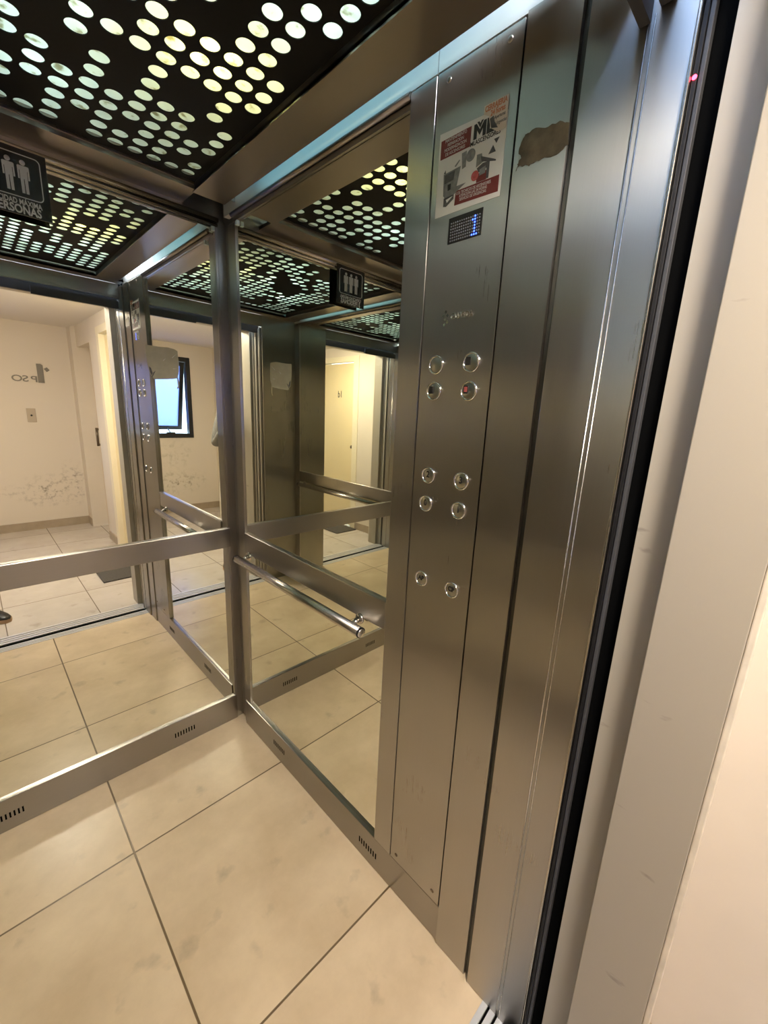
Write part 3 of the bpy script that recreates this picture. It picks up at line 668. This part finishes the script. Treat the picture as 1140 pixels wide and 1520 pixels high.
LY = -1.66
struct(MB().box(.002, .03, -1.55, -1.4975, 0, 2.10).box(-.029, .03, LY, -1.549, 0, 2.10, .0015).build('trim_26', M_FRAMEP), 'beige painted landing door frame beside the camera', 'door frame')
struct(MB().box(-.89, -.86, LY, -1.4975, 0, 2.10, .0015).build('trim_27', M_FRAMEP), 'beige painted landing door frame, far upright', 'door frame')
struct(MB().box(-.859, -.03, LY, -1.4975, 2.035, 2.10, .0015).build('trim_28', M_FRAMEP), 'beige painted landing door frame, head', 'door frame')
struct(boxo('trim_29', (-.027, .03, LY - .010, LY - .0003, 0, 2.10), M_PLASTER, bev=.002), 'cracked plaster edge beside the landing frame', 'trim')
struct(MB().box(-1.74, -.891, LY - .008, -1.505, 0, 2.21).box(.031, .34, LY - .008, -1.56, 0, 2.21).box(-.89, .03, LY - .008, -1.505, 2.101, 2.21).build('wall_landing', M_WALL), 'cream landing wall around the lift door', 'wall')

# ------------------------------------------------------------------ hall
HY = -4.25; HZ = 2.21; HXL = -1.73; HXR = .20
struct(boxo('floor_hall', (HXL - .1, .5, HY - .1, -1.5625, -.08, 0), M_FLOORH), 'pale square tiled hall floor', 'floor')
struct(boxo('ceiling_hall', (HXL - .1, .5, HY - .1, -1.5, HZ, HZ + .06), M_CEILH), 'white hall ceiling', 'ceiling')
WX0, WX1, WZ0, WZ1 = -1.42, -.84, 1.013, 2.047
struct(MB().box(HXL - .1, WX0, HY - .1, HY, 0, HZ).box(WX1, .5, HY - .1, HY, 0, HZ).box(WX0, WX1, HY - .1, HY, 0, WZ0).box(WX0, WX1, HY - .1, HY, WZ1, HZ).build('wall_far', M_WALLFAR), 'cream hall wall with black mould stains', 'wall')
struct(boxo('wall_hall_left', (HXL - .1, HXL, HY, LY - .008, 0, HZ), M_WALL), 'cream left hall wall', 'wall')
DA0, DA1 = -4.05, -3.43
D10, D11 = -3.09, -2.17
hr = MB()
hr.box(.155, .5, HY, DA0, 0, HZ)
hr.box(HXR, .5, DA1, D10, 0, HZ)
hr.box(HXR, .5, D11, LY - .0082, 0, HZ)
hr.box(HXR, .5, DA0, DA1, 2.0, HZ)
hr.box(HXR, .5, D10, D11, 2.10, HZ)
struct(hr.build('wall_hall_right', M_WALL), 'cream right hall wall with two doors', 'wall')
struct(MB().box(HXL, .155, HY, HY + .010, 0, .09).box(.147, .155, HY + .01, DA0, 0, .09).box(HXR - .008, HXR, DA1, D10, 0, .09).build('baseboard_far', M_BASEB), 'brown tile baseboard along the mouldy wall', 'baseboard')
struct(MB().box(HXR - .008, HXR, D11, LY - .0085, 0, .09).build('baseboard_near', M_BASEB), 'brown tile baseboard near the lift', 'baseboard')
struct(MB().box(HXL, HXL + .01, HY + .01, LY - .0085, 0, .09).build('baseboard_hall_left', M_BASEB), 'brown tile baseboard on the left hall wall', 'baseboard')
# door with bronze handle
d1 = boxo('door_1', (.335, .37, DA0 + .012, DA1 - .01, .008, 1.99), M_DOORB, bev=.002)
struct(d1, 'beige door with a bronze handle at the far end of the hall', 'door')
MB().box(.31, .44, DA0 + .0005, DA0 + .0115, .001, 1.999).box(.31, .44, DA1 - .0095, DA1 - .0005, .001, 1.999).build('door_frame', M_DOORB, d1)
hd = MB().tube((.335, -3.87, 1.14), (.262, -3.87, 1.14), .012, n=12).tube((.335, -3.87, .97), (.262, -3.87, .97), .012, n=12).tube((.262, -3.87, 1.155), (.262, -3.87, .955), .012, n=12).box(.327, .335, -3.90, -3.84, .90, 1.19)
hd.build('handle', M_BRONZE, d1)
# door 1d
d2 = boxo('door_2', (.24, .28, D10 + .095, D11 - .095, .008, 2.03), M_DOOR, bev=.002)
struct(d2, 'cream flat door marked 1d beside the lift', 'door')
MB().box(.192, .27, D10 + .0005, D10 + .094, .001, 2.099, .002).box(.192, .27, D11 - .094, D11 - .0005, .001, 2.099, .002).box(.192, .27, D10 + .0945, D11 - .0945, 2.036, 2.099, .002).build('door_frame', M_CASING, d2)
text('flat_number', '1d', .115, (.2395, -2.57, 1.66), (0, -1, 0), (0, 0, 1), M_GREYINK2, d2, .001, xs=.8, bold=.001)
MB().box(.236, .2405, -2.285, -2.277, 1.0, 1.13).lathe((.24, -2.281, 1.03), (-1, 0, 0), [(.014, 0), (.014, .01), (.02, .03), (.02, .045), (0, .05)], 16).build('lock', M_BRONZE, d2)
# doormat
tag(boxo('doormat', (-.13, .185, -2.70, -2.12, 0.0, .012), M_MAT, bev=.004), 'dark fibre doormat in front of the cream door', 'doormat')
# far wall lettering and switch
lt = empty('floor_lettering', (-.2, HY, 1.6), 'grey metal floor number lettering on the hall wall', 'wall lettering')
LR, LU = (-1, 0, 0), (0, 0, 1)
MB().poly([(-.092, HY, 1.608), (-.146, HY, 1.608), (-.146, HY, 1.802), (-.108, HY, 1.802), (-.092, HY, 1.79)], (0, .008, 0)).build('numeral', M_LETTER, lt)
MB().poly([(-.085, HY, 1.755), (-.058, HY, 1.773), (-.036, HY, 1.745), (-.062, HY, 1.725)], (0, .008, 0)).build('numeral_flag', M_LETTER, lt)
text('letter', 'P', .088, (-.176, HY + .004, 1.638), LR, LU, M_LETTER, lt, .003, xs=1.3, bold=.001)
text('letter', 'S', .088, (-.250, HY + .004, 1.638), LR, LU, M_LETTER, lt, .003, xs=1.35, bold=.001)
text('letter', 'O', .088, (-.318, HY + .004, 1.638), LR, LU, M_LETTER, lt, .003, xs=1.3, bold=.001)
sw = empty('switch_plate', (-.245, HY, 1.26), 'beige light switch plate below the wall lettering', 'light switch')
boxo('plate', (-.283, -.205, HY, HY + .008, 1.19, 1.335), M_SWITCH, sw, .003)
MB().lathe((-.245, HY + .008, 1.262), (0, 1, 0), [(.009, -.001), (.009, .004), (.006, .007), (0, .008)], 16).build('switch_button', M_BLACKINK, sw)
# window
wn = MB(); fw = .055
for b in ((WX0, WX0 + fw, WZ0, WZ1), (WX1 - fw, WX1, WZ0, WZ1), (WX0 + fw, WX1 - fw, WZ0, WZ0 + fw), (WX0 + fw, WX1 - fw, WZ1 - fw, WZ1)):
    wn.box(b[0], b[1], HY - .07, HY + .012, b[2], b[3], .002)
w1 = wn.build('window_1', M_WINF); struct(w1, 'black framed top hung window tilted open', 'window')
ang = math.radians(15); pv = Vector((0, HY - .03, WZ1 - fw - .004)); rot = Matrix.Rotation(-ang, 4, 'X')
def tilt(o):
    for v in o.data.vertices: v.co = rot @ (v.co - pv) + pv
    return o
sx0, sx1 = WX0 + fw + .004, WX1 - fw - .004; szt, szb = WZ1 - fw - .006, WZ0 + fw + .01; sf = .05
sash = MB()
for b in ((sx0, sx0 + sf, szb, szt), (sx1 - sf, sx1, szb, szt), (sx0 + sf, sx1 - sf, szb, szb + sf), (sx0 + sf, sx1 - sf, szt - sf, szt)):
    sash.box(b[0], b[1], HY - .05, HY - .02, b[2], b[3], .002)
so = tilt(sash.build('sash', M_WINF, w1))
tilt(boxo('glass_pane', (sx0 + sf, sx1 - sf, HY - .037, HY - .033, szb + sf, szt - sf), M_GLASS, w1))
MB().tube((-1.13, HY - .03, WZ0 + fw + .02), (-1.16, HY - .22, WZ0 + fw + .06), .006, n=8).box(-1.18, -1.08, HY - .02, HY + .02, WZ0 + fw, WZ0 + fw + .018).build('stay_arm', M_WINF, w1)
# neighbouring facade outside the window
struct(boxo('exterior_wall', (-4, 2.5, -7.2, -7.0, -1, 3.2), simple('outside_render', (.70, .72, .76), .8)), 'pale wall outside the window', 'exterior')
# hall ceiling lamp
hl = empty('ceiling_lamp', (-.54, -2.12, HZ), 'round warm hall ceiling lamp above the doormat, outside the lift door', 'ceiling lamp')
MB().lathe((-.54, -2.12, HZ), (0, 0, -1), [(0, .0), (.19, 0), (.19, .018), (.18, .022)], 32).build('lamp_base', simple('lamp_white', (.8, .8, .78), .4), hl)
MB().lathe((-.54, -2.12, HZ - .022), (0, 0, -1), [(.178, 0), (.16, .025), (.1, .04), (0, .045)], 32).build('lamp_glass', M_LAMP, hl)

# ------------------------------------------------------------------ photographer
def skin(name, V, E, root, mat, parent=None, sub=2):
    names = list(V); me = bpy.data.meshes.new(name)
    me.from_pydata([V[k][0] for k in names], [(names.index(a), names.index(b)) for a, b in E], [])
    ob = bpy.data.objects.new('tmp_skin', me); COL.objects.link(ob)
    ob.modifiers.new('s', 'SKIN').use_smooth_shade = True
    lay = me.skin_vertices[0].data
    for i, k in enumerate(names):
        r = V[k][1]; r = r if isinstance(r, tuple) else (r, r); lay[i].radius = r; lay[i].use_root = (k == root)
    ss = ob.modifiers.new('u', 'SUBSURF'); ss.levels = sub; ss.render_levels = sub
    bpy.context.view_layer.update()
    m2 = bpy.data.meshes.new_from_object(ob.evaluated_get(bpy.context.evaluated_depsgraph_get()))
    bpy.data.objects.remove(ob); bpy.data.meshes.remove(me); m2.name = name
    for p in m2.polygons: p.use_smooth = True
    return link(name, m2, mat, parent)
M_SKIN = simple('skin', (.55, .34, .24), .5)
M_SWEAT = simple('grey_knit', (.21, .205, .20), .9, 0, .2, 90, .4)
M_TROU = simple('light_cotton', (.72, .68, .62), .85, 0, .06, 30)
M_SHOE = simple('black_shoe_leather', (.015, .013, .014), .35)
M_SOLE = simple('tan_shoe_sole', (.48, .31, .18), .6)
M_HAIR = simple('dark_hair', (.03, .022, .016), .6, 0, .3, 80, .5)
Fd = Vector((.62, .78, 0)).normalized(); Rt = Vector((Fd.y, -Fd.x, 0))
PC = Vector((-1.0, -2.035, 0))
def P(f, r, z): return tuple(PC + Fd * f + Rt * r + Vector((0, 0, z)))
ph_c = C - fwd * .016 - upv * .045
def Q(r, u, f): return tuple(ph_c + rgt * r + upv * u + fwd * f)
V = dict(pelvis=(P(0, 0, .95), (.135, .10)), belly=(P(0, 0, 1.10), (.125, .095)), chest=(P(-.01, 0, 1.29), (.14, .105)), neckb=(P(-.01, 0, 1.43), (.075, .07)), neck=(P(.01, 0, 1.49), (.052, .052)), jaw=(P(.035, 0, 1.56), (.062, .066)), head=(P(.02, 0, 1.635), (.076, .092)), crown=(P(.015, 0, 1.70), (.058, .07)))
E = [('pelvis', 'belly'), ('belly', 'chest'), ('chest', 'neckb'), ('neckb', 'neck'), ('neck', 'jaw'), ('jaw', 'head'), ('head', 'crown')]
FINGERS = (('index', .0, .018, .9), ('middle', .012, .006, 1.0), ('ring', .022, -.008, .94), ('little', .03, -.022, .78))
for s, sd in (('r', 1), ('l', -1)):
    V['hip' + s] = (P(0, .09 * sd, .90), .088); V['knee' + s] = (P(.03, (.12 if sd > 0 else .095) * sd, .49), .056); V['calf' + s] = (P(.01, (.125 if sd > 0 else .098) * sd, .33), .054); V['ank' + s] = (P(-.01, (.135 if sd > 0 else .10) * sd, .09), .036); V['toe' + s] = (P(.11, .115 * sd, .045), .03)
    V['sh' + s] = (P(-.015, .145 * sd, 1.39), .048); V['elb' + s] = (P(.01, .20 * sd, 1.10), .036)
    w = Vector(Q(.058 * sd, -.125, -.055)); V['wr' + s] = (tuple(w), .027)
    pm = Vector(Q(.050 * sd, -.075, -.030)); V['palm' + s] = (tuple(pm), (.026, .016))
    E += [('pelvis', 'hip' + s), ('hip' + s, 'knee' + s), ('knee' + s, 'calf' + s), ('calf' + s, 'ank' + s), ('ank' + s, 'toe' + s), ('chest', 'sh' + s), ('sh' + s, 'elb' + s), ('elb' + s, 'wr' + s), ('wr' + s, 'palm' + s)]
    for nm, dr, du, ln in FINGERS:
        a = pm + rgt * (.006 * sd) + upv * (du + .004); b = a + rgt * (.004 * sd) + fwd * (.024 * ln) ; c = a + rgt * (-.008 * sd) + fwd * (.030 * ln)
        k1, k2, k3 = nm + '1' + s, nm + '2' + s, nm + '3' + s
        V[k1] = (tuple(a), .009); V[k2] = (tuple(b), .0085); V[k3] = (tuple(c + rgt * (-.012 * sd)), .0075)
        E += [('palm' + s, k1), (k1, k2), (k2, k3)]
    V['th1' + s] = (tuple(pm + upv * .006 - fwd * .002 - rgt * .012 * sd), .0105); V['th2' + s] = (tuple(pm + upv * .03 - fwd * .001 - rgt * .024 * sd), .009)
    E += [('palm' + s, 'th1' + s), ('th1' + s, 'th2' + s)]
pr = skin('person', V, E, 'pelvis', M_SKIN)
tag(pr, 'person in grey jumper and pale trousers holding up a phone in the landing doorway', 'person')
def sub_skin(name, keys, grow, mat, root):
    V2 = {}
    for k in keys:
        co, r = V[k]; r = r if isinstance(r, tuple) else (r, r); V2[k] = (co, tuple(q + grow + (.024 if name == 'jumper' and k in ('pelvis', 'belly', 'chest', 'neckb') else 0) for q in r))
    E2 = [(a, b) for a, b in E if a in V2 and b in V2]
    return skin(name, V2, E2, root, mat, pr)
sub_skin('jumper', ['pelvis', 'belly', 'chest', 'neckb', 'shr', 'elbr', 'wrr', 'shl', 'elbl', 'wrl'], .014, M_SWEAT, 'belly')
sub_skin('trousers', ['belly', 'pelvis', 'hipr', 'kneer', 'calfr', 'ankr', 'hipl', 'kneel', 'calfl', 'ankl'], .013, M_TROU, 'pelvis')
# head details
Fu = Vector((0, 0, 1)); hc = Vector(P(.02, 0, 1.625))
nb = skin('nose', dict(a=(tuple(hc + Fd * .094 + Fu * .012), .009), b=(tuple(hc + Fd * .110 - Fu * .018), .014)), [('a', 'b')], 'a', M_SKIN, pr)
for sd in (1, -1):
    e = MB().lathe(tuple(hc + Fd * .088 + Rt * .031 * sd + Fu * .016), tuple(Fd), [(.0125, -.006), (.010, .003), (.005, .006), (0, .007)], 14).build('eye', M_WHITEINK, pr)
    MB().lathe(tuple(hc + Fd * .0935 + Rt * .031 * sd + Fu * .016), tuple(Fd), [(.0052, 0), (.004, .0018), (0, .0022)], 12).build('iris', M_HAIR, e)
    skin('ear', dict(a=(tuple(hc + Rt * .083 * sd + Fu * .02), (.008, .016)), b=(tuple(hc + Rt * .080 * sd - Fu * .018), (.007, .011))), [('a', 'b')], 'a', M_SKIN, pr)
skin('mouth', dict(a=(tuple(hc + Fd * .094 - Fu * .052 + Rt * .02), .004), b=(tuple(hc + Fd * .101 - Fu * .05), .006), c=(tuple(hc + Fd * .094 - Fu * .052 - Rt * .02), .004)), [('a', 'b'), ('b', 'c')], 'b', simple('lips', (.45, .2, .17), .5), pr)
skin('hair', dict(a=(P(-.045, 0, 1.60), (.072, .05)), b=(P(-.03, 0, 1.67), (.086, .078)), c=(P(.015, 0, 1.715), (.078, .072)), d=(P(.06, 0, 1.71), (.055, .03))), [('a', 'b'), ('b', 'c'), ('c', 'd')], 'b', M_HAIR, pr)
def shoe(heel, toe):
    h, t = Vector(heel), Vector(toe); d = (t - h); L_ = d.length; d.normalize(); n = Vector((d.y, -d.x, 0))
    prof = [(0, .028, .065), (.06, .036, .085), (.22, .038, .095), (.42, .040, .085), (.62, .046, .065), (.80, .045, .052), (.93, .033, .042), (1.0, .012, .032)]
    mb = MB(); sl = MB(); rings = []; sr0 = []; sr1 = []
    for t_, w, z in prof:
        c = h + d * (L_ * t_); ring = []
        for k in range(13):
            a = math.pi * k / 12; ring.append(mb.bm.verts.new(c + n * (w * math.cos(a)) + Vector((0, 0, .022 + (z - .022) * math.sin(a) ** .7))))
        rings.append(ring)
    for a, b in zip(rings, rings[1:]):
        for k in range(12):
            f = mb.bm.faces.new((a[k], a[k + 1], b[k + 1], b[k])); f.smooth = True
    mb.bm.faces.new(rings[0]); mb.bm.faces.new(rings[-1][::-1])
    o = mb.build('shoe', M_SHOE, pr)
    pts = [h + d * (L_ * t_) + n * (w + .003) for t_, w, z in prof] + [h + d * (L_ * t_) - n * (w + .003) for t_, w, z in prof[::-1]]
    sl.poly([(p.x, p.y, .0005) for p in pts], (0, 0, .024)).build('shoe_sole', M_SOLE, o)
shoe((-.89, -2.035, 0), (-.728, -1.775, 0))
shoe(P(-.075, -.10, 0), P(.205, -.135, 0))
# phone
ph = MB(); corners = []
for sx_, sy_ in ((1, 1), (-1, 1), (-1, -1), (1, -1)):
    for k in range(5):
        a0_ = {(1, 1): 0, (-1, 1): 90, (-1, -1): 180, (1, -1): 270}[(sx_, sy_)] + k * 22.5
        corners.append((sx_ * .0285 + .009 * math.cos(math.radians(a0_)), sy_ * .068 + .009 * math.sin(math.radians(a0_))))
ph.poly([Q(x, y, -.008) for x, y in corners], fwd * .008)
phone = ph.build('phone', simple('phone_dark_glass', (.02, .02, .025), .15))
tag(phone, 'dark phone held up in both hands at the landing doorway', 'phone')
MB().lathe(Q(.0, .045, .0002), tuple(fwd), [(.006, 0), (.006, .0016), (.0045, .0018), (0, .0012)], 16).build('camera_lens', M_BLACKINK, phone)

# ------------------------------------------------------------------ daylight
wd = bpy.data.worlds.new('world'); S.world = wd; wd.use_nodes = True
nt = wd.node_tree; bg = nt.nodes['Background']
sky = nt.nodes.new('ShaderNodeTexSky'); sky.sky_type = 'NISHITA'; sky.sun_disc = False; sky.sun_elevation = math.radians(40); sky.sun_rotation = math.radians(200)
nt.links.new(sky.outputs[0], bg.inputs[0]); bg.inputs[1].default_value = 1.7
S.view_settings.exposure = 1.05
